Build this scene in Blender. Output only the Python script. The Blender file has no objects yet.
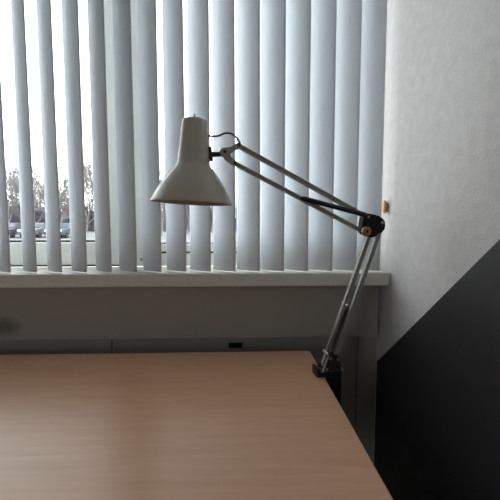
import bpy, bmesh, math, random
from mathutils import Vector, Matrix

# ------------------------------------------------------------------ camera, sky, exposure
sc = bpy.context.scene
C = sc.collection
F_PX = 361.0
PITCH = math.atan(28.0 / F_PX)
YAW = math.radians(2.06)
CAM = Vector((0.0, 0.0, 1.10))
cd = bpy.data.cameras.new('camera'); cam = bpy.data.objects.new('camera', cd); C.objects.link(cam)
cd.sensor_width = 36.0; cd.lens = 36.0 * F_PX / 500.0; cd.clip_start = 0.02; cd.clip_end = 500
cam.location = CAM; cam.rotation_euler = (math.pi / 2 - PITCH, 0, -YAW)
sc.camera = cam
CROT = cam.rotation_euler.to_matrix()

sc.view_settings.view_transform = 'Standard'
sc.view_settings.look = 'None'
sc.view_settings.gamma = 1.0
sc.view_settings.use_curve_mapping = False
sc.view_settings.exposure = 0.0

SKY = 6.8
w = bpy.data.worlds.new('overcast_sky'); sc.world = w; w.use_nodes = True
nt = w.node_tree; nt.nodes.clear()
out = nt.nodes.new('ShaderNodeOutputWorld'); bg = nt.nodes.new('ShaderNodeBackground')
tc = nt.nodes.new('ShaderNodeTexCoord'); sep = nt.nodes.new('ShaderNodeSeparateXYZ')
rp = nt.nodes.new('ShaderNodeValToRGB'); rp.color_ramp.elements[0].position = 0.0
rp.color_ramp.elements[0].color = (0.96, 0.98, 1.0, 1); rp.color_ramp.elements[1].position = 1.0
rp.color_ramp.elements[1].color = (0.97, 0.985, 1.0, 1)
nt.links.new(tc.outputs['Generated'], sep.inputs[0]); nt.links.new(sep.outputs['Z'], rp.inputs[0])
nt.links.new(rp.outputs[0], bg.inputs[0]); bg.inputs[1].default_value = SKY
nt.links.new(bg.outputs[0], out.inputs[0])

def portal(name, loc, rot, sx, sy):
    l = bpy.data.lights.new(name, 'AREA'); l.shape = 'RECTANGLE'; l.size = sx; l.size_y = sy
    l.cycles.is_portal = True
    o = bpy.data.objects.new(name, l); C.objects.link(o); o.location = loc; o.rotation_euler = rot
portal('window_portal', (-0.78, 1.45, 1.68), (-math.pi / 2, 0, 0), 2.44, 1.5)
portal('added_window_portal', (-1.9, -3.15, 1.65), (math.pi / 2, 0, 0), 0.9, 0.9)  # samples sky light through the added rear window

# ------------------------------------------------------------------ helpers
def at(px, py, Y):
    d = CROT @ Vector(((px - 250) / F_PX, (250 - py) / F_PX, -1.0))
    return CAM + d * ((Y - CAM.y) / d.y)

def mat(name, col, rough=0.6, metal=0.0, noise=0.0, nscale=20.0, bump=0.0, bscale=200.0, stretch=(1, 1, 1), spec=0.5):
    m = bpy.data.materials.new(name); m.use_nodes = True
    t = m.node_tree; b = t.nodes['Principled BSDF']
    b.inputs['Base Color'].default_value = (*col, 1); b.inputs['Roughness'].default_value = rough
    b.inputs['Metallic'].default_value = metal; b.inputs['Specular IOR Level'].default_value = spec
    if noise or bump:
        c = t.nodes.new('ShaderNodeTexCoord'); mp = t.nodes.new('ShaderNodeMapping')
        mp.inputs['Scale'].default_value = stretch
        t.links.new(c.outputs['Object'], mp.inputs['Vector'])
    if noise:
        n = t.nodes.new('ShaderNodeTexNoise'); n.inputs['Scale'].default_value = nscale
        n.inputs['Detail'].default_value = 5
        t.links.new(mp.outputs[0], n.inputs['Vector'])
        r = t.nodes.new('ShaderNodeValToRGB')
        r.color_ramp.elements[0].position = 0.3; r.color_ramp.elements[1].position = 0.7
        r.color_ramp.elements[0].color = (*[x * (1 - noise) for x in col], 1)
        r.color_ramp.elements[1].color = (*[min(1, x * (1 + noise)) for x in col], 1)
        t.links.new(n.outputs['Fac'], r.inputs[0]); t.links.new(r.outputs[0], b.inputs['Base Color'])
    if bump:
        n2 = t.nodes.new('ShaderNodeTexNoise'); n2.inputs['Scale'].default_value = bscale
        n2.inputs['Detail'].default_value = 4
        t.links.new(mp.outputs[0], n2.inputs['Vector'])
        bn = t.nodes.new('ShaderNodeBump'); bn.inputs['Strength'].default_value = bump
        bn.inputs['Distance'].default_value = 0.003
        t.links.new(n2.outputs['Fac'], bn.inputs['Height']); t.links.new(bn.outputs[0], b.inputs['Normal'])
    return m

M = {}
M['plaster'] = mat('grainy_plaster', (0.68, 0.66, 0.655), 0.9, noise=0.06, nscale=40, bump=0.6, bscale=260)
M['wall_paint'] = mat('wall_paint', (0.48, 0.46, 0.43), 0.9)
M['ceiling'] = mat('ceiling_paint', (0.68, 0.67, 0.64), 0.9)
M['floor'] = mat('floor_covering', (0.22, 0.21, 0.20), 0.7, noise=0.12, nscale=60)
M['sill'] = mat('sill_stone', (0.66, 0.64, 0.59), 0.5, noise=0.04, nscale=60)
M['panel'] = mat('panel_paint', (0.365, 0.33, 0.295), 0.6, noise=0.04, nscale=6)
M['pvc'] = mat('white_window_frame', (0.80, 0.81, 0.77), 0.4)
M['rubber'] = mat('dark_gasket', (0.03, 0.03, 0.03), 0.7)
M['black_board'] = mat('black_board', (0.022, 0.020, 0.023), 0.55, noise=0.15, nscale=30, bump=0.15, bscale=300)
M['black'] = mat('black_enamel', (0.012, 0.012, 0.013), 0.4)
M['black_plastic'] = mat('black_plastic', (0.016, 0.014, 0.015), 0.7, spec=0.15)
M['lamp_grey'] = mat('warm_grey_enamel', (0.44, 0.41, 0.345), 0.25, noise=0.03, nscale=14)
M['shade_inside'] = mat('shade_inner_white', (0.62, 0.60, 0.55), 0.5)
M['metal'] = mat('dull_grey_metal', (0.34, 0.325, 0.30), 0.6, metal=0.1, noise=0.08, nscale=50)
M['dark_metal'] = mat('dark_bronze_metal', (0.06, 0.052, 0.042), 0.45, metal=0.5, noise=0.3, nscale=90)
M['steel'] = mat('bright_steel', (0.62, 0.61, 0.60), 0.3, metal=0.9)
M['brass'] = mat('worn_brass', (0.36, 0.22, 0.09), 0.42, metal=0.6)
M['cord'] = mat('grey_cord', (0.10, 0.095, 0.09), 0.6)
M['knobwood'] = mat('varnished_wood', (0.50, 0.27, 0.12), 0.4, noise=0.2, nscale=60, stretch=(1, 1, 0.2))
M['bulb'] = mat('bulb_glass_white', (0.8, 0.8, 0.78), 0.25)
M['bark'] = mat('grey_bark', (0.15, 0.135, 0.135), 0.9, noise=0.2, nscale=2)
M['hedge'] = mat('bare_hedge_twigs', (0.10, 0.09, 0.115), 0.95, noise=0.35, nscale=2)
M['ground'] = mat('pale_asphalt', (0.10, 0.10, 0.108), 0.9, noise=0.12, nscale=0.4)
M['concrete'] = mat('bounce_concrete', (0.50, 0.49, 0.47), 0.9, noise=0.08, nscale=1.5)
M['tyre'] = mat('tyre_rubber', (0.02, 0.02, 0.02), 0.8)
M['carglass'] = mat('car_window', (0.04, 0.045, 0.055), 0.3, spec=0.25)
M['headlamp'] = mat('car_headlamp', (0.8, 0.82, 0.85), 0.15)
M['car_blue'] = mat('teal_blue_car_paint', (0.05, 0.075, 0.088), 0.55, spec=0.2)
M['car_grey'] = mat('purple_grey_car_paint', (0.055, 0.05, 0.07), 0.55, spec=0.2)
M['car_silver'] = mat('silver_car_paint', (0.11, 0.11, 0.13), 0.55, spec=0.2)

# wood-grain laminate of the desk
def wood():
    m = mat('brown_wood_laminate', (0.40, 0.235, 0.15), 0.33)
    t = m.node_tree; b = t.nodes['Principled BSDF']
    c = t.nodes.new('ShaderNodeTexCoord'); mp = t.nodes.new('ShaderNodeMapping')
    mp.inputs['Scale'].default_value = (1.2, 16, 16)
    n = t.nodes.new('ShaderNodeTexNoise'); n.inputs['Scale'].default_value = 5; n.inputs['Detail'].default_value = 8
    n.inputs['Distortion'].default_value = 0.6
    r = t.nodes.new('ShaderNodeValToRGB')
    r.color_ramp.elements[0].position = 0.3; r.color_ramp.elements[0].color = (0.62, 0.34, 0.205, 1)
    r.color_ramp.elements[1].position = 0.72; r.color_ramp.elements[1].color = (0.69, 0.395, 0.245, 1)
    t.links.new(c.outputs['Object'], mp.inputs[0]); t.links.new(mp.outputs[0], n.inputs['Vector'])
    t.links.new(n.outputs['Fac'], r.inputs[0]); t.links.new(r.outputs[0], b.inputs['Base Color'])
    return m
M['wood'] = wood()

def slat_material():
    m = bpy.data.materials.new('white_blind_fabric'); m.use_nodes = True
    t = m.node_tree; t.nodes.clear()
    o = t.nodes.new('ShaderNodeOutputMaterial'); mx = t.nodes.new('ShaderNodeMixShader')
    d = t.nodes.new('ShaderNodeBsdfDiffuse'); tr = t.nodes.new('ShaderNodeBsdfTranslucent')
    d.inputs[0].default_value = (0.815, 0.835, 0.86, 1); tr.inputs[0].default_value = (0.76, 0.81, 0.87, 1)
    mx.inputs[0].default_value = 0.21
    c = t.nodes.new('ShaderNodeTexCoord'); n = t.nodes.new('ShaderNodeTexNoise'); n.inputs['Scale'].default_value = 900
    bn = t.nodes.new('ShaderNodeBump'); bn.inputs['Strength'].default_value = 0.15; bn.inputs['Distance'].default_value = 0.001
    t.links.new(c.outputs['Object'], n.inputs['Vector']); t.links.new(n.outputs['Fac'], bn.inputs['Height'])
    t.links.new(bn.outputs[0], d.inputs['Normal'])
    t.links.new(d.outputs[0], mx.inputs[1]); t.links.new(tr.outputs[0], mx.inputs[2]); t.links.new(mx.outputs[0], o.inputs[0])
    return m
M['slat'] = slat_material()

def pane_material():
    m = bpy.data.materials.new('window_glass'); m.use_nodes = True
    t = m.node_tree; t.nodes.clear()
    o = t.nodes.new('ShaderNodeOutputMaterial'); mx = t.nodes.new('ShaderNodeMixShader')
    a = t.nodes.new('ShaderNodeBsdfTransparent'); g = t.nodes.new('ShaderNodeBsdfGlossy')
    a.inputs[0].default_value = (0.94, 0.96, 0.95, 1); g.inputs['Roughness'].default_value = 0.02
    fr = t.nodes.new('ShaderNodeFresnel'); fr.inputs[0].default_value = 1.2
    t.links.new(fr.outputs[0], mx.inputs[0]); t.links.new(a.outputs[0], mx.inputs[1]); t.links.new(g.outputs[0], mx.inputs[2])
    t.links.new(mx.outputs[0], o.inputs[0])
    return m
M['glass'] = pane_material()

def panel_with_patch():
    # painted board with one soft dark patch near its left end
    m = mat('panel_paint_dark_patch', (0.365, 0.33, 0.295), 0.6)
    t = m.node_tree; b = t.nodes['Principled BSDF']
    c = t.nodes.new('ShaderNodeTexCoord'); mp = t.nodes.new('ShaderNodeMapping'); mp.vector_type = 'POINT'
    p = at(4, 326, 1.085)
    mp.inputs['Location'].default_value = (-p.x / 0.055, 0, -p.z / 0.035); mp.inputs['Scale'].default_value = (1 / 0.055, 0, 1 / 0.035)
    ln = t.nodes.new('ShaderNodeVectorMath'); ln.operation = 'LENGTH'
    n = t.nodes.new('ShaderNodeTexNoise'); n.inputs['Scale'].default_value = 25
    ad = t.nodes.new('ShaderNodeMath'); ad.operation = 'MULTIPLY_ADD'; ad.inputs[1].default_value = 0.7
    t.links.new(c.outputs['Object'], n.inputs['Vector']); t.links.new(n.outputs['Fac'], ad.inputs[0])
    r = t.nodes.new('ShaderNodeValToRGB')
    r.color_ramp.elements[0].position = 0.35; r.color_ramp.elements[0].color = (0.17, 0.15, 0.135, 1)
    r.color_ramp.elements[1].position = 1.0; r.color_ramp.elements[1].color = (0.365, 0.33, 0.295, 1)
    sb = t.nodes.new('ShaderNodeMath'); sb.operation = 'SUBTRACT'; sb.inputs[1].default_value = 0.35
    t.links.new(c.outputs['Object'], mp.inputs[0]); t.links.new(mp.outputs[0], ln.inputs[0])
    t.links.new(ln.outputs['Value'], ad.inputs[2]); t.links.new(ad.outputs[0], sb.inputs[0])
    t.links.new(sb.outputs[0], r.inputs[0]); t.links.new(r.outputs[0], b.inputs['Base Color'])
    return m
M['panel_patch'] = panel_with_patch()

def box(bm, lo, hi):
    x0, y0, z0 = lo; x1, y1, z1 = hi
    v = [bm.verts.new(p) for p in ((x0, y0, z0), (x1, y0, z0), (x1, y1, z0), (x0, y1, z0),
                                   (x0, y0, z1), (x1, y0, z1), (x1, y1, z1), (x0, y1, z1))]
    for f in ((3, 2, 1, 0), (4, 5, 6, 7), (0, 1, 5, 4), (1, 2, 6, 5), (2, 3, 7, 6), (3, 0, 4, 7)):
        bm.faces.new([v[i] for i in f])

def frame_of(d, hint=Vector((0, 1, 0))):
    d = d.normalized()
    a = d.cross(hint)
    if a.length < 1e-4: a = d.cross(Vector((1, 0, 0)))
    a.normalize(); b = a.cross(d).normalized()
    return a, b

def tube(bm, pts, r, n=10, cap=True):
    pts = [Vector(p) for p in pts]
    rs = r if isinstance(r, (list, tuple)) else [r] * len(pts)
    rings = []
    for i, p in enumerate(pts):
        d = (pts[min(i + 1, len(pts) - 1)] - pts[max(i - 1, 0)])
        a, b = frame_of(d, Vector((0.13, 0.97, 0.2)))
        rings.append([bm.verts.new(p + (a * math.cos(2 * math.pi * k / n) + b * math.sin(2 * math.pi * k / n)) * rs[i]) for k in range(n)])
    for i in range(len(rings) - 1):
        for k in range(n):
            bm.faces.new((rings[i][k], rings[i][(k + 1) % n], rings[i + 1][(k + 1) % n], rings[i + 1][k]))
    if cap:
        bm.faces.new(rings[0][::-1]); bm.faces.new(rings[-1])

def extrude_profile(bm, prof, p0, p1, hint=Vector((0, -1, 0))):
    # 2D profile (a across, b towards hint) swept from p0 to p1
    p0, p1 = Vector(p0), Vector(p1); d = (p1 - p0).normalized()
    b = (hint - d * hint.dot(d)).normalized(); a = b.cross(d).normalized()
    r0 = [bm.verts.new(p0 + a * x + b * y) for x, y in prof]; r1 = [bm.verts.new(p1 + a * x + b * y) for x, y in prof]
    n = len(prof)
    for k in range(n): bm.faces.new((r0[k], r0[(k + 1) % n], r1[(k + 1) % n], r1[k]))
    bm.faces.new(r0[::-1]); bm.faces.new(r1)

def lathe(bm, prof, o, axis, n=48):
    o = Vector(o); axis = Vector(axis).normalized(); a, b = frame_of(axis)
    rings = []
    for r, h in prof:
        if r < 1e-6: rings.append([bm.verts.new(o + axis * h)])
        else: rings.append([bm.verts.new(o + axis * h + (a * math.cos(2 * math.pi * k / n) + b * math.sin(2 * math.pi * k / n)) * r) for k in range(n)])
    for i in range(len(rings) - 1):
        A, B = rings[i], rings[i + 1]
        for k in range(n):
            k2 = (k + 1) % n
            if len(A) == 1 and len(B) == 1: continue
            if len(A) == 1: bm.faces.new((A[0], B[k2], B[k]))
            elif len(B) == 1: bm.faces.new((A[k], A[k2], B[0]))
            else: bm.faces.new((A[k], A[k2], B[k2], B[k]))

def prism(bm, poly, thick_vec):
    t = Vector(thick_vec)
    a = [bm.verts.new(Vector(p)) for p in poly]; b = [bm.verts.new(Vector(p) + t) for p in poly]
    n = len(a); bm.faces.new(a[::-1]); bm.faces.new(b)
    for k in range(n): bm.faces.new((a[k], a[(k + 1) % n], b[(k + 1) % n], b[k]))

def obj(name, bm, m, parent=None, smooth=False, bevel=0.0, seg=2):
    bmesh.ops.recalc_face_normals(bm, faces=bm.faces[:])
    me = bpy.data.meshes.new(name); bm.to_mesh(me); bm.free()
    me.materials.append(m)
    o = bpy.data.objects.new(name, me); C.objects.link(o)
    if parent is not None: o.parent = parent
    if bevel:
        md = o.modifiers.new('bevel', 'BEVEL'); md.width = bevel; md.segments = seg; md.limit_method = 'ANGLE'
        md.angle_limit = math.radians(40)
    if smooth:
        me.polygons.foreach_set('use_smooth', [True] * len(me.polygons))
        try: me.set_sharp_from_angle(angle=math.radians(40))
        except Exception: pass
    return o

def tag(o, label, cat, group=None):
    o['label'] = label; o['category'] = cat
    if group: o['group'] = group
    return o

def empty(name, loc, rz=0.0):
    o = bpy.data.objects.new(name, None); C.objects.link(o); o.location = loc; o.rotation_euler = (0, 0, rz)
    o.empty_display_size = 0.05
    return o

def struct(name, boxes, m, label=None, bevel=0.0, parent=None):
    bm = bmesh.new()
    for lo, hi in boxes: box(bm, lo, hi)
    o = obj(name, bm, m, parent, bevel=bevel)
    if parent is None: o['kind'] = 'structure'
    if label: o['label'] = label; 
    if label and parent is None: o['category'] = 'structure'
    return o

# ------------------------------------------------------------------ the room
WX = at(391, 280, 1.03).x            # right wall
WL, WR = -2.0, WX     # window opening
SILL_Z = at(200, 273.6, 1.03).z
SILL_B = at(200, 287.0, 1.03).z
HEAD_Z = 2.42
RY = -3.0             # rear wall
LX = -3.4             # left wall
CE = 2.70
struct('wall_right', [((WX, RY, -0.1), (WX + 0.2, 1.45, CE))], M['plaster'], 'pale grey grainy plastered wall at the right of the window')
struct('wall_left', [((LX - 0.2, RY, -0.1), (LX, 1.45, CE))], M['wall_paint'], 'pale wall at the far left of the room')
struct('wall_front', [((LX, 1.20, 0), (WX, 1.42, SILL_Z - 0.04)), ((LX, 1.20, HEAD_Z), (WX, 1.42, CE)), ((LX, 1.20, SILL_Z - 0.04), (WL, 1.42, HEAD_Z))],
       M['wall_paint'], 'pale wall around and below the window')
struct('wall_rear', [((LX, RY - 0.2, 0), (-2.4, RY, CE)), ((-1.4, RY - 0.2, 0), (WX, RY, CE)),
                     ((-2.4, RY - 0.2, 0), (-1.4, RY, 1.15)), ((-2.4, RY - 0.2, 2.15), (-1.4, RY, CE))], M['wall_paint'], 'pale wall behind the viewer')
struct('floor', [((LX - 0.2, RY - 0.2, -0.12), (WX + 0.2, 1.45, 0.0))], M['floor'], 'dark grey floor of the room')
struct('ceiling', [((LX - 0.2, RY - 0.2, CE), (WX + 0.2, 1.45, CE + 0.12))], M['ceiling'], 'white ceiling of the room')

# unseen window added behind the viewer, frame and pane, letting in fill light
rw = struct('added_fill_window', [((-2.4, RY - 0.12, 1.15), (-2.34, RY - 0.05, 2.15)), ((-1.46, RY - 0.12, 1.15), (-1.4, RY - 0.05, 2.15)),
                         ((-2.34, RY - 0.12, 1.15), (-1.46, RY - 0.05, 1.21)), ((-2.34, RY - 0.12, 2.09), (-1.46, RY - 0.05, 2.15))], M['pvc'], 'added white framed window behind the viewer, for fill light')
struct('pane', [((-2.34, RY - 0.09, 1.21), (-1.46, RY - 0.084, 2.09))], M['glass'], parent=rw)

# front window: fixed outer frame, posts, sashes and panes
FY = 1.205            # room face of the frame
def fz(py, Y=FY): return at(100, py, Y).z
win = empty('window_1', (0, 0, 0)); win['kind'] = 'structure'
win['label'] = 'white framed window behind the vertical blind'; win['category'] = 'window'
z_low = SILL_Z + 0.006
x_p0, x_mid, x_p1 = at(104, 240, FY).x, at(127, 240, FY).x, at(151, 240, FY).x
z_left_glass = fz(241.0)
z_right_glass = fz(244.0); z_right_sash = fz(252.6)
L2 = x_p0 - 0.80
struct('frame', [((WL, FY, z_low), (x_p0, FY + 0.07, z_left_glass - 0.004)), ((x_mid, FY, SILL_Z + 0.0005), (WR, FY + 0.07, z_right_sash - 0.003)),
                 ((x_p0, FY, z_low), (x_mid, FY + 0.07, HEAD_Z)), ((x_mid, FY, z_right_sash - 0.003), (x_p1, FY + 0.07, HEAD_Z)),
                 ((WL, FY, z_left_glass - 0.004), (WL + 0.06, FY + 0.07, HEAD_Z)), ((WR - 0.028, FY, z_right_sash - 0.003), (WR, FY + 0.07, HEAD_Z)),
                 ((L2 - 0.12, FY, z_left_glass - 0.004), (L2, FY + 0.07, HEAD_Z)),
                 ((WL + 0.06, FY, HEAD_Z - 0.06), (L2 - 0.12, FY + 0.07, HEAD_Z)), ((L2, FY, HEAD_Z - 0.06), (x_p0, FY + 0.07, HEAD_Z)),
                 ((x_p1, FY, HEAD_Z - 0.06), (WR - 0.028, FY + 0.07, HEAD_Z))], M['pvc'], parent=win, bevel=0.003)
sx0, sx1 = x_p1 + 0.002, WR - 0.030
struct('sash', [((sx0, FY - 0.008, z_right_sash + 0.003), (sx1, FY + 0.06, z_right_glass)),
                ((sx0, FY - 0.008, z_right_glass), (sx0 + 0.012, FY + 0.06, HEAD_Z - 0.062)), ((sx1 - 0.022, FY - 0.008, z_right_glass), (sx1, FY + 0.06, HEAD_Z - 0.062)),
                ((sx0 + 0.012, FY - 0.008, HEAD_Z - 0.1), (sx1 - 0.022, FY + 0.06, HEAD_Z - 0.062))], M['pvc'], parent=win, bevel=0.003)
struct('gasket', [((L2, FY + 0.012, z_left_glass - 0.003), (x_p0, FY + 0.05, z_left_glass + 0.0015)), ((WL + 0.06, FY + 0.012, z_left_glass - 0.003), (L2 - 0.12, FY + 0.05, z_left_glass + 0.0015)),
                  ((sx0 + 0.012, FY + 0.005, z_right_glass), (sx1 - 0.022, FY + 0.045, z_right_glass + 0.003)),
                  ((WL, FY + 0.004, SILL_Z), (x_mid, FY + 0.06, z_low)), ((x_p1, FY + 0.004, z_right_sash - 0.003), (WR, FY + 0.05, z_right_sash + 0.003))], M['rubber'], parent=win)
for a, b, zb in ((L2, x_p0, z_left_glass), (WL + 0.06, L2 - 0.12, z_left_glass), (sx0 + 0.012, sx1 - 0.022, z_right_glass)):
    struct('pane', [((a, FY + 0.035, zb + 0.003), (b, FY + 0.041, HEAD_Z - 0.06))], M['glass'], parent=win)
hp = at(141.5, 259.5, FY)
struct('lock_cover', [((hp.x - 0.004, FY - 0.004, hp.z - 0.004), (hp.x + 0.004, FY, hp.z + 0.004))], M['metal'], parent=win)
struct('sill', [((WL - 0.03, 1.03, SILL_B), (WX - 0.002, 1.205, SILL_Z))], M['sill'], parent=win, bevel=0.004)

# boarding under the sill: an upper board, and lower boards set back a little
PB = at(230, 338.3, 1.085).z
pr = at(378.6, 310, 1.085).x
struct('trim_1', [((-2.1, 1.085, PB), (pr, 1.105, SILL_B - 0.0005))], M['panel_patch'], 'wide grey painted board directly under the window sill', bevel=0.002)
seams = [-2.1, at(112, 345, 1.122).x, at(357, 365, 1.122).x, at(376.5, 365, 1.122).x]
for i in range(3):
    struct('trim_%d' % (i + 2), [((seams[i] + 0.0015, 1.122, 0.001), (seams[i + 1] - 0.0015, 1.14, PB + 0.006))], M['panel'],
           ['lower grey board behind the desk, left of the seam', 'lower grey board behind the desk and the lamp clamp', 'narrow lower grey board beside the black panel'][i], bevel=0.0015)

# ------------------------------------------------------------------ vertical blind
blind = tag(empty('vertical_blind', (-0.78, 1.078, SILL_Z)), 'white vertical blind with half-open fabric slats covering the window', 'blind')
PITCHX = 0.0714; SW = 0.0872; B = math.radians(39)
SZ0, SZ1 = SILL_Z + 0.0025, 2.345
NEAR_Y = 1.05
x_right = at(384.5, 110, NEAR_Y).x - 0.0005
def slat_mesh(seed):
    rnd = random.Random(seed); bm = bmesh.new(); n = 10
    cols = []
    for i in range(n + 1):
        u = (i / n - 0.5)
        bul = -0.0075 * (1 - (2 * u) ** 2)           # shallow curve, bulging to the room
        x = u * SW
        cols.append((x, bul))
    zs = [SZ0 + (SZ1 - SZ0) * k / 12 for k in range(13)]
    tw = rnd.uniform(-0.02, 0.02); ph = rnd.uniform(0, 6)
    grid = []
    for k, z in enumerate(zs):
        t = tw * math.sin(ph + k * 0.35)
        ca, sa = math.cos(-t), math.sin(-t)
        grid.append([(x * ca - y * sa, x * sa + y * ca, z - SILL_Z) for x, y in cols])
    vs = [[bm.verts.new(p) for p in row] for row in grid]
    for k in range(12):
        for i in range(n): bm.faces.new((vs[k][i], vs[k][i + 1], vs[k + 1][i + 1], vs[k + 1][i]))
    return bm
N_SLATS = 33
protos = []
for k in range(N_SLATS):
    xr = x_right - k * PITCHX
    cx = xr - 0.5 * SW * math.cos(B); cy = NEAR_Y + 0.5 * SW * math.sin(B)
    if k < 5:
        s = obj('slat', slat_mesh(k), M['slat'], blind, smooth=True); protos.append(s)
        md = s.modifiers.new('thickness', 'SOLIDIFY'); md.thickness = 0.0006
    else:
        s = protos[(k * 3) % 5].copy(); C.objects.link(s); s.parent = blind
    s.location = (cx + 0.78, cy - 1.078, 0)
    s.rotation_euler = (0, 0, -B + math.radians(random.Random(k + 40).uniform(-1.6, 1.6)))
bm = bmesh.new(); box(bm, (-1.23, -0.024, SZ1 - SILL_Z + 0.001), (1.215, 0.024, SZ1 - SILL_Z + 0.042))
box(bm, (-1.2, 0.024, SZ1 - SILL_Z + 0.01), (-1.16, 0.120, SZ1 - SILL_Z + 0.035)); box(bm, (1.1, 0.024, SZ1 - SILL_Z + 0.01), (1.14, 0.120, SZ1 - SILL_Z + 0.035))
hr = obj('headrail', bm, M['pvc'], blind, bevel=0.003); hr['label'] = 'white headrail'

# ------------------------------------------------------------------ desk
DX = at(309.8, 351, 1.0).x
DZ = at(300, 350.6, 1.0).z
desk = tag(empty('desk', (-0.5, 0.6, 0)), 'brown wood-topped desk standing in front of the window', 'desk')
DL = -1.25
bm = bmesh.new(); box(bm, (DL + 0.5, -0.42, DZ - 0.026), (DX + 0.5, 0.40, DZ)); obj('desktop', bm, M['wood'], desk, bevel=0.003)
for lx in (DL + 0.06, DX - 0.10):
    for ly in (0.24, 0.93):
        bm = bmesh.new(); box(bm, (lx + 0.5, ly - 0.6, 0), (lx + 0.54, ly - 0.56, DZ - 0.0265)); obj('leg', bm, M['dark_metal'], desk, bevel=0.003)
for ly in (0.345, -0.36):
    bm = bmesh.new(); box(bm, (DL + 0.62, ly, DZ - 0.09), (DX + 0.38, ly + 0.015, DZ - 0.0265)); obj('rail', bm, M['dark_metal'], desk)

# ------------------------------------------------------------------ black sloping panel against the right wall
px_ = WX - 0.022
def on_x(px, py, X):
    d = CROT @ Vector(((px - 250) / F_PX, (250 - py) / F_PX, -1.0))
    return CAM + d * (X / d.x)
a, b = on_x(378.0, 360, px_), on_x(500, 238, px_)
sl = (b.z - a.z) / (b.y - a.y)
yfar = on_x(376.3, 375, px_).y; yfar = min(yfar, 1.118)
ynear = 0.12
bm = bmesh.new()
zf = a.z + sl * (yfar - a.y); zn = a.z + sl * (ynear - a.y)
prism(bm, [(px_, yfar, 0.001), (px_, yfar, zf), (px_, ynear, zn), (px_, ynear, 0.001)], (0.0205, 0, 0))
tag(obj('black_panel', bm, M['black_board'], bevel=0.002), 'large black panel with a sloping top edge standing against the right wall', 'panel')

# ------------------------------------------------------------------ small fittings
p = at(386.0, 207.0, 1.070)
kn = tag(empty('wooden_knob', (WX, 1.070, p.z)), 'small varnished wooden knob on the wall beside the blind', 'knob')
bm = bmesh.new(); lathe(bm, [(0, -0.0135), (0.009, -0.0135), (0.0135, -0.0125), (0.0158, -0.010), (0.0158, -0.006), (0.012, -0.0028), (0.0105, -0.0005), (0, -0.0005)], (0, 0, 0), (1, 0, 0), 24)
obj('knob_body', bm, M['knobwood'], kn, smooth=True)
kn.scale = (1, 0.72, 1.22)
bm = bmesh.new(); lathe(bm, [(0, -0.0150), (0.0028, -0.0148), (0.0036, -0.0136), (0, -0.0134)], (0, 0, 0), (1, 0, 0), 12)
obj('screw_head', bm, M['steel'], kn, smooth=True)

p = at(235.5, 345.2, 1.12)
lt = tag(empty('latch', (p.x, 1.122, p.z)), 'small black latch on the lower board behind the desk', 'latch')
bm = bmesh.new(); box(bm, (-0.022, -0.006, -0.008), (0.022, -0.0005, 0.008)); obj('latch_plate', bm, M['black_plastic'], lt, bevel=0.002)
bm = bmesh.new(); box(bm, (-0.010, -0.014, -0.004), (0.019, -0.006, 0.006)); obj('latch_slider', bm, M['black_plastic'], lt, bevel=0.002)

# ------------------------------------------------------------------ the clamp lamp
BX, BY, K = 0.222, 0.838, 0.15
TH = math.atan(K)
lamp = tag(empty('desk_lamp', (BX, BY, DZ), TH), 'grey architect desk lamp with jointed arm clamped to the desk edge', 'lamp')
nrm = Vector((-math.sin(TH), math.cos(TH), 0)); ux = Vector((math.cos(TH), math.sin(TH), 0))
def L(px, py, wv=0.0):
    d = CROT @ Vector(((px - 250) / F_PX, (250 - py) / F_PX, -1.0))
    o = Vector((BX, BY, DZ))
    h = CAM + d * ((o - CAM).dot(nrm) / d.dot(nrm)) - o
    return Vector((h.dot(ux), wv, h.z))
def scale_at(px, py):                      # metres per pixel there
    return (L(px + 1, py) - L(px, py)).length
FRONT = Vector((0, -1, 0))

def channel(p0, p1, wd, name, m, extra=0.0):
    h = wd / 2; g = wd * 0.22
    prof = [(-h, -h), (h, -h), (h, h), (g, h), (g, h * 0.45), (-g, h * 0.45), (-g, h), (-h, h)]
    bm = bmesh.new(); extrude_profile(bm, prof, p0, p1, FRONT)
    return obj(name, bm, m, lamp)
def cyl(bm, p, r, y0, y1, n=20):
    lathe(bm, [(0, y0), (r * 0.85, y0), (r, y0 + 0.15 * abs(y1 - y0)), (r, y1), (0, y1)], (p.x, 0, p.z), (0, 1, 0), n)

# shade
top = L(195.0, 120.2); bot = L(191.9, 202.6); s = scale_at(193, 160)
ax = (bot - top).normalized(); Hs = (bot - top).length; k = Hs / 82.5
outer = [(0, -0.6), (6, -0.7), (11, -0.3), (12.6, 0.6), (13.1, 2.2), (14.6, 22), (16.0, 40.5), (16.3, 42), (16.7, 43.2), (18.3, 46.2), (22.0, 50.5), (27, 57), (31.8, 64.2), (35.8, 71.0), (38.6, 76.6), (40.2, 80.2), (41.0, 82.0), (41.3, 82.9)]
inner = [(40.6, 82.9), (40.2, 81.8), (39.2, 79.8), (37.6, 76.2), (34.2, 70.6), (29.8, 63.8), (25, 56.6), (20.5, 50.1), (17.3, 45.8), (15.4, 42), (13.6, 22), (12, 2.6), (0, 1.6)]
bm = bmesh.new(); lathe(bm, [(r * k, h * k) for r, h in outer + inner], top, ax, 64)
shade = obj('lamp_shade', bm, M['lamp_grey'], lamp, smooth=True); shade['label'] = 'warm grey bell-shaped shade'
bm = bmesh.new(); lathe(bm, [(0, -6.2 * k), (0.9 * k, -6.0 * k), (1.0 * k, -2.2 * k), (1.9 * k, -1.8 * k), (2.0 * k, -0.7 * k), (0, -0.6 * k)], top + Vector((-0.6 * k, 0, 0)), ax, 14)
obj('switch', bm, M['metal'], shade, smooth=True)
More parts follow.
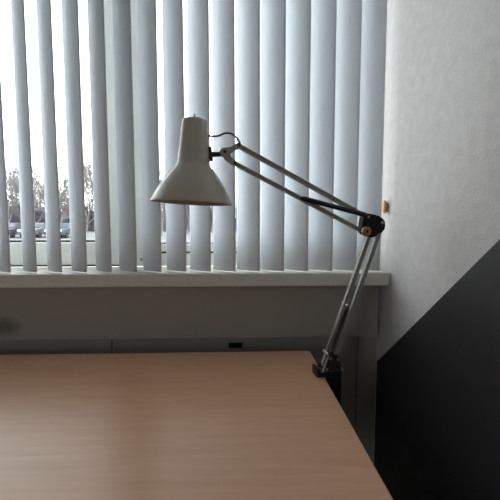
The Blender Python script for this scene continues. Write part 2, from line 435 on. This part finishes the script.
bm = bmesh.new(); lathe(bm, [(40.7 * k, 81.4 * k), (41.6 * k, 81.6 * k), (41.8 * k, 82.6 * k), (41.4 * k, 83.2 * k), (40.6 * k, 83.1 * k), (40.4 * k, 82.2 * k), (40.7 * k, 81.4 * k)], top, ax, 64)
obj('rim', bm, M['lamp_grey'], shade, smooth=True)
bm = bmesh.new(); lathe(bm, [(0, 20 * k), (9 * k, 20 * k), (9 * k, 38 * k), (0, 38 * k)], top, ax, 24); sk = obj('socket', bm, M['black_plastic'], lamp, smooth=True)
bm = bmesh.new(); lathe(bm, [(5 * k, 38 * k), (6 * k, 43 * k), (10 * k, 50 * k), (12.5 * k, 58 * k), (11.5 * k, 65 * k), (7 * k, 70.5 * k), (0, 72 * k)], top, ax, 24); obj('bulb', bm, M['bulb'], lamp, smooth=True)

# shade mount: plate on the neck, rod, fork with two bolts
bm = bmesh.new()
extrude_profile(bm, [(-0.0032, -0.010), (0.0032, -0.010), (0.0032, 0.010), (-0.0032, 0.010)], L(209.9, 147.6), L(211.0, 161.2))
tube(bm, [L(211, 154.6), L(216, 154.4), L(224.5, 153.9)], [0.0060, 0.0052, 0.0050], 14)
mount = obj('shade_mount', bm, M['black'], lamp, smooth=True); mount['label'] = 'black mounting plate and rod'
bm = bmesh.new()
def plate(bm, pts, y0, y1): prism(bm, [Vector((L(*q).x, y0, L(*q).z)) for q in pts], (0, y1 - y0, 0))
fork_pts = [(219.6, 150.8), (222, 148.8), (230, 147.6), (235.4, 144.2), (238.6, 143.2), (240.6, 145.2), (239.6, 148), (233, 151.6), (229.2, 154.2), (230.4, 157.4), (236, 161.6), (236.6, 164), (234.4, 165.6), (231.8, 164.4), (225.2, 159.4), (223.2, 156.2), (220, 155.4)]
plate(bm, fork_pts, -0.008, -0.0055); plate(bm, fork_pts, 0.0055, 0.008)
plate(bm, [(219.6, 150.8), (222, 148.8), (228, 148), (227.5, 156), (223.2, 156.2), (220, 155.4)], -0.0055, 0.0055)
fork = obj('head_bracket', bm, M['metal'], lamp, bevel=0.0008)
for q, r_ in (((238.2, 145.6), 0.0042), ((234.3, 163.3), 0.0036), ((224.5, 152.4), 0.0036)):
    bm = bmesh.new(); cyl(bm, L(*q), r_, -0.0105, 0.0105); obj('bolt', bm, M['black'], fork, smooth=True)

# upper arm
channel(L(237.5, 145.4), L(366, 217.0), 0.0098, 'arm_bar', M['metal'])
channel(L(234.3, 163.3), L(362.8, 231.6), 0.0092, 'arm_bar', M['metal'])
pA, pB = L(299.5, 198.2, -0.009), L(366, 215.6, -0.009)
bm = bmesh.new(); tube(bm, [pA, pA.lerp(pB, 0.03), pA.lerp(pB, 0.1), pA.lerp(pB, 0.92), pB], [0.003, 0.0052, 0.0058, 0.0058, 0.005], 16)
sc_ = obj('spring_sleeve', bm, M['black'], lamp, smooth=True); sc_['label'] = 'black tube over the upper arm spring'
# elbow
bm = bmesh.new()
el = [(361.6, 217), (363.4, 214.6), (367, 213.6), (372, 214.4), (377, 216), (380.4, 218.2), (382.6, 221.2), (383.2, 225.6), (382.2, 229.8), (379.6, 232.4), (377, 233.2), (373.6, 236), (370, 237.4), (366.6, 236.4), (363, 234.8), (360, 232.4), (359.8, 229), (360.4, 223)]
plate(bm, el, -0.0105, 0.0105)
elbow = obj('elbow_joint', bm, M['black_plastic'], lamp, bevel=0.0014); elbow['label'] = 'black plastic elbow joint'
bm = bmesh.new(); cyl(bm, L(363.0, 231.2), 5.0 * s, -0.021, -0.0095, 28)
kb = obj('elbow_knob', bm, M['brass'], lamp, smooth=True); kb['label'] = 'brass tightening knob'
bm = bmesh.new(); cyl(bm, L(362.8, 231.2), 1.7 * s, -0.0225, -0.020, 6); obj('knob_screw', bm, M['black'], kb)
for q in ((379.8, 222.6), (366, 216.6)):
    bm = bmesh.new(); cyl(bm, L(*q), 1.7 * s, -0.0122, 0.0122); obj('bolt', bm, M['steel'], elbow, smooth=True)
# lower arm
channel(L(369.6, 234.0), L(323.2, 364.0), 0.0096, 'arm_bar', M['metal'])
channel(L(380.6, 227.5), L(334.6, 358.5), 0.0096, 'arm_bar', M['metal'])
def spring(p0, p1, r, wire, turns, name, m):
    d = p1 - p0; a_, b_ = frame_of(d, Vector((0.1, 1, 0.1))); bm = bmesh.new(); n = turns * 8
    pts = [p0]
    for i in range(n + 1):
        t = 0.06 + 0.88 * i / n; an = 2 * math.pi * i / 8
        pts.append(p0 + d * t + (a_ * math.cos(an) + b_ * math.sin(an)) * r)
    pts.append(p1)
    tube(bm, pts, wire, 5)
    return obj(name, bm, m, lamp, smooth=True)
spring(L(344.2, 303.5, -0.011), L(323.0, 352.0, -0.011), 0.0027, 0.0009, 34, 'spring', M['metal'])
spring(L(345.4, 305.0, 0.011), L(328.6, 352.0, 0.011), 0.0040, 0.0011, 34, 'spring', M['dark_metal'])
spring(L(346.4, 306.0, -0.010), L(330.2, 351.0, -0.010), 0.0042, 0.0013, 32, 'spring', M['dark_metal'])
bm = bmesh.new(); cyl(bm, L(345.2, 304.2), 1.5 * s, -0.0145, 0.0145); obj('spring_pin', bm, M['steel'], lamp, smooth=True)
bm = bmesh.new(); cyl(bm, L(325.8, 352.4), 1.4 * s, -0.0145, 0.0145); obj('spring_pin', bm, M['steel'], lamp, smooth=True)
# base bracket
bm = bmesh.new()
br = [(326.0, 353.0), (330, 351.6), (335.4, 353.6), (338.0, 357), (338.8, 370.6), (320.0, 370.9), (319.6, 368.6)]
plate(bm, br, -0.0145, -0.0115); plate(bm, br, 0.0115, 0.0145)
plate(bm, [(327.5, 362), (338, 362), (338.6, 371), (321, 371)], -0.0115, 0.0115)
base = obj('pivot_bracket', bm, M['dark_metal'], lamp, bevel=0.0008)
for q in ((328.0, 356.4), (335.6, 357.2), (324.4, 366.6)):
    bm = bmesh.new(); cyl(bm, L(*q), 1.6 * s, -0.0175, 0.0175); obj('bolt', bm, M['metal'], base, smooth=True)
bm = bmesh.new(); tube(bm, [L(326.0, 353.4, -0.0155), L(319.9, 369.8, -0.0155)], 0.0016, 8); obj('bracket_edge', bm, M['steel'], base)
# clamp (in lamp axes, origin on the desk top level)
JX = L(316, 378).x; EDGE = DX - BX; CX = L(338.6, 380).x
zt = L(330, 371.2).z
bm = bmesh.new()
box(bm, (JX, -0.017, 0.0008), (CX, 0.017, 0.0125)); box(bm, (EDGE + 0.012, -0.017, -0.078), (CX, 0.017, 0.0125))
box(bm, (JX + 0.004, -0.017, -0.078), (CX, 0.017, -0.066)); box(bm, (JX - 0.004, -0.017, 0.0008), (JX + 0.004, 0.017, 0.022))
clamp = obj('clamp', bm, M['black'], lamp, bevel=0.0022); clamp['label'] = 'black screw clamp gripping the desk edge'
bm = bmesh.new(); tube(bm, [(0.014, 0, 0.012), (0.014, 0, zt + 0.004)], 0.009, 16); obj('swivel_post', bm, M['metal'], lamp, smooth=True)
bm = bmesh.new(); box(bm, (JX + 0.010, -0.0145, 0.0126), (0.030, 0.0145, 0.0145)); obj('swivel_washer', bm, M['steel'], lamp)
bm = bmesh.new(); zc = JX + 0.022
tube(bm, [(zc, 0, -0.125), (zc, 0, -0.032)], 0.004, 12); lathe(bm, [(0, -0.032), (0.010, -0.032), (0.010, -0.0275), (0, -0.0275)], (zc, 0, 0), (0, 0, 1), 18)
tube(bm, [(zc - 0.022, 0, -0.122), (zc + 0.022, 0, -0.122)], 0.003, 10); obj('clamp_screw', bm, M['steel'], lamp, smooth=True)
# wires
def smooth_path(pts, n=8):
    o = []
    P = [pts[0]] + pts + [pts[-1]]
    for i in range(1, len(P) - 2):
        for j in range(n):
            t = j / n
            o.append(0.5 * ((2 * P[i]) + (P[i + 1] - P[i - 1]) * t + (2 * P[i - 1] - 5 * P[i] + 4 * P[i + 1] - P[i + 2]) * t * t + (3 * P[i] - P[i - 1] - 3 * P[i + 1] + P[i + 2]) * t ** 3))
    o.append(pts[-1]); return o
bm = bmesh.new(); tube(bm, smooth_path([L(208.4, 135.8), L(213, 136.3), L(218, 136.0), L(223, 133.9), L(227.6, 132.9), L(232.5, 134.4), L(236.6, 137.8), L(239.4, 142.2), L(240.0, 146.5)]), 0.0021, 10)
obj('shade_cable', bm, M['cord'], lamp, smooth=True)
bm = bmesh.new(); tube(bm, smooth_path([L(337.5, 357, 0.006), L(341.5, 366, 0.016), L(343.2, 378, 0.02), L(343.0, 392, 0.024), L(345, 425, 0.03), L(349, 480, 0.03), Vector((0.075, 0.035, -0.5)), Vector((0.085, 0.05, -DZ + 0.012))]), 0.0026, 10)
obj('power_cord', bm, M['cord'], lamp, smooth=True)

# ------------------------------------------------------------------ outside
GZ = -0.4
bm = bmesh.new(); box(bm, (-110, 1.6, GZ - 0.2), (70, 150, GZ)); g = obj('ground', bm, M['ground']); g['kind'] = 'structure'; g['label'] = 'pale grey asphalt outside the window'; g['category'] = 'ground'

bm = bmesh.new(); box(bm, (-60, 1.6, GZ - 0.1), (40, 22, GZ + 0.03)); g = obj('added_paving', bm, M['concrete']); g['kind'] = 'structure'; g['label'] = 'added unseen pale paving below the window, bouncing light up'; g['category'] = 'ground'  # pale paving added to bounce daylight onto the lower slats

def bare_tree(seed, height):
    rnd = random.Random(seed); bm = bmesh.new()
    def branch(p, d, ln, r, lev):
        n = 3 if lev < 3 else 2
        pts = [p]; q = p.copy(); dd = d.copy()
        for i in range(n):
            dd = (dd + Vector((rnd.uniform(-.16, .16), rnd.uniform(-.16, .16), rnd.uniform(-0.02, .14)))).normalized()
            q = q + dd * (ln / n); pts.append(q.copy())
        tube(bm, pts, [r + (r * 0.55 - r) * i / n for i in range(n + 1)], 6 if lev < 2 else 3, cap=False)
        if lev >= 6: return
        kids = 6 if lev == 0 else (4 if lev < 3 else 3)
        for j in range(kids):
            t = rnd.uniform(0.12 if lev == 0 else 0.3, 1.0) if j else 1.0
            i = min(n - 1, int(t * n)); b0 = pts[i].lerp(pts[i + 1], t * n - i) if t < 1 else pts[-1]
            ang = rnd.uniform(0.25, 0.6) if j else rnd.uniform(0.08, 0.3)
            a_, b_ = frame_of(dd, Vector((rnd.uniform(-1, 1), rnd.uniform(-1, 1), 0.1)))
            ph = rnd.uniform(0, 6.28)
            nd = (dd * math.cos(ang) + (a_ * math.cos(ph) + b_ * math.sin(ph)) * math.sin(ang)).normalized()
            branch(b0, nd, ln * (rnd.uniform(0.95, 1.25) if lev == 0 else rnd.uniform(0.55, 0.85)), max(0.016, r * 0.56), lev + 1)
    branch(Vector((0, 0, 0)), Vector((0, 0, 1)), height * 0.22, height * 0.014, 0)
    return bm
gaps = [(9, 52, 154), (34, 45, 156), (60, 38, 158), (86, 54.5, 143), (161, 38, 146), (187, 44.5, 158), (212, 51, 168)]
words = ['seen through the first gap between slats from the left', 'seen through the second gap between slats from the left', 'seen through the third gap between slats from the left', 'seen through the fourth gap between slats from the left',
         'seen through the gap just left of the lamp neck', 'seen through the gap below the middle of the lamp shade', 'seen through the gap below the right half of the lamp shade']
for i, (gx, gy, topy) in enumerate(gaps):
    b0 = at(gx, 222, gy); h = at(gx, topy, gy).z - GZ
    t = obj('bare_tree', bare_tree(100 + i, h * 1.0), M['bark'])
    zmax = max(v.co.z for v in t.data.vertices); t.scale = (h / zmax,) * 3
    t.location = (b0.x, gy, GZ)
    tag(t, 'leafless tree outside, %s' % words[i], 'tree', 'bare trees outside the window')

bm = bmesh.new(); rnd = random.Random(5)
for k in range(6500):
    x = rnd.uniform(-42, 4); y = rnd.uniform(58.2, 59.8); z0 = GZ
    hgt = 3.7 + 0.3 * math.sin(x * 0.9) + rnd.uniform(-1.5, 0.5) + (rnd.uniform(0.3, 3.6) if k % 4 == 0 else 0)
    top_ = Vector((x + rnd.uniform(-.5, .5), y + rnd.uniform(-.3, .3), GZ + hgt))
    tube(bm, [Vector((x, y, z0)), Vector((x, y, z0)).lerp(top_, .5) + Vector((rnd.uniform(-.2, .2), 0, 0)), top_], [0.05, 0.035, 0.02], 3, cap=False)
o = obj('bare_hedge', bm, M['hedge']); tag(o, 'long leafless purple-grey hedge behind the parked cars outside', 'hedge')

def car(cx, cy, m, label):
    root = tag(empty('parked_car', (cx, cy, GZ)), label, 'car', 'cars parked outside the window')
    bm = bmesh.new()
    prof = [(-2.0, .30), (-2.08, .62), (-1.9, .80), (-1.0, .92), (-.35, 1.36), (.0, 1.42), (.9, 1.40), (1.55, 1.02), (1.95, .92), (2.02, .55), (1.95, .30)]
    prism(bm, [(-.86, y, z) for y, z in prof], (1.72, 0, 0))
    for v in bm.verts:
        if v.co.z > 1.0: v.co.x *= 0.80
    obj('car_body', bm, m, root, bevel=0.06, seg=3)
    bm = bmesh.new(); prism(bm, [(-.62, -.43, 1.31), (.62, -.43, 1.31), (.74, -.95, .965), (-.74, -.95, .965)], (0, -.03, .025)); obj('windscreen', bm, M['carglass'], root)
    for sx in (-1, 1):
        bm = bmesh.new(); box(bm, (sx * .62 - .16, -2.08, .64), (sx * .62 + .16, -2.0, .78)); obj('headlamp', bm, M['headlamp'], root, bevel=0.02)
        for yy in (-1.25, 1.3):
            bm = bmesh.new(); lathe(bm, [(0, -.1), (.26, -.1), (.31, -.07), (.31, .07), (.26, .1), (0, .1)], (sx * .80, yy, .311), (1, 0, 0), 24); obj('wheel', bm, M['tyre'], root, smooth=True)
for gx, gy, mm, lab in ((12, 36, 'car_grey', 'purple-grey car parked outside, seen through the first gap from the left'),
                        (38, 36.5, 'car_silver', 'silver car parked outside, seen through the second gap from the left'),
                        (64, 35.5, 'car_blue', 'teal-blue car parked outside, seen through the third gap from the left')):
    car(at(gx, 235, gy).x, gy, M[mm], lab)

sc.cycles.max_bounces = 14; sc.cycles.diffuse_bounces = 8; sc.cycles.transparent_max_bounces = 12
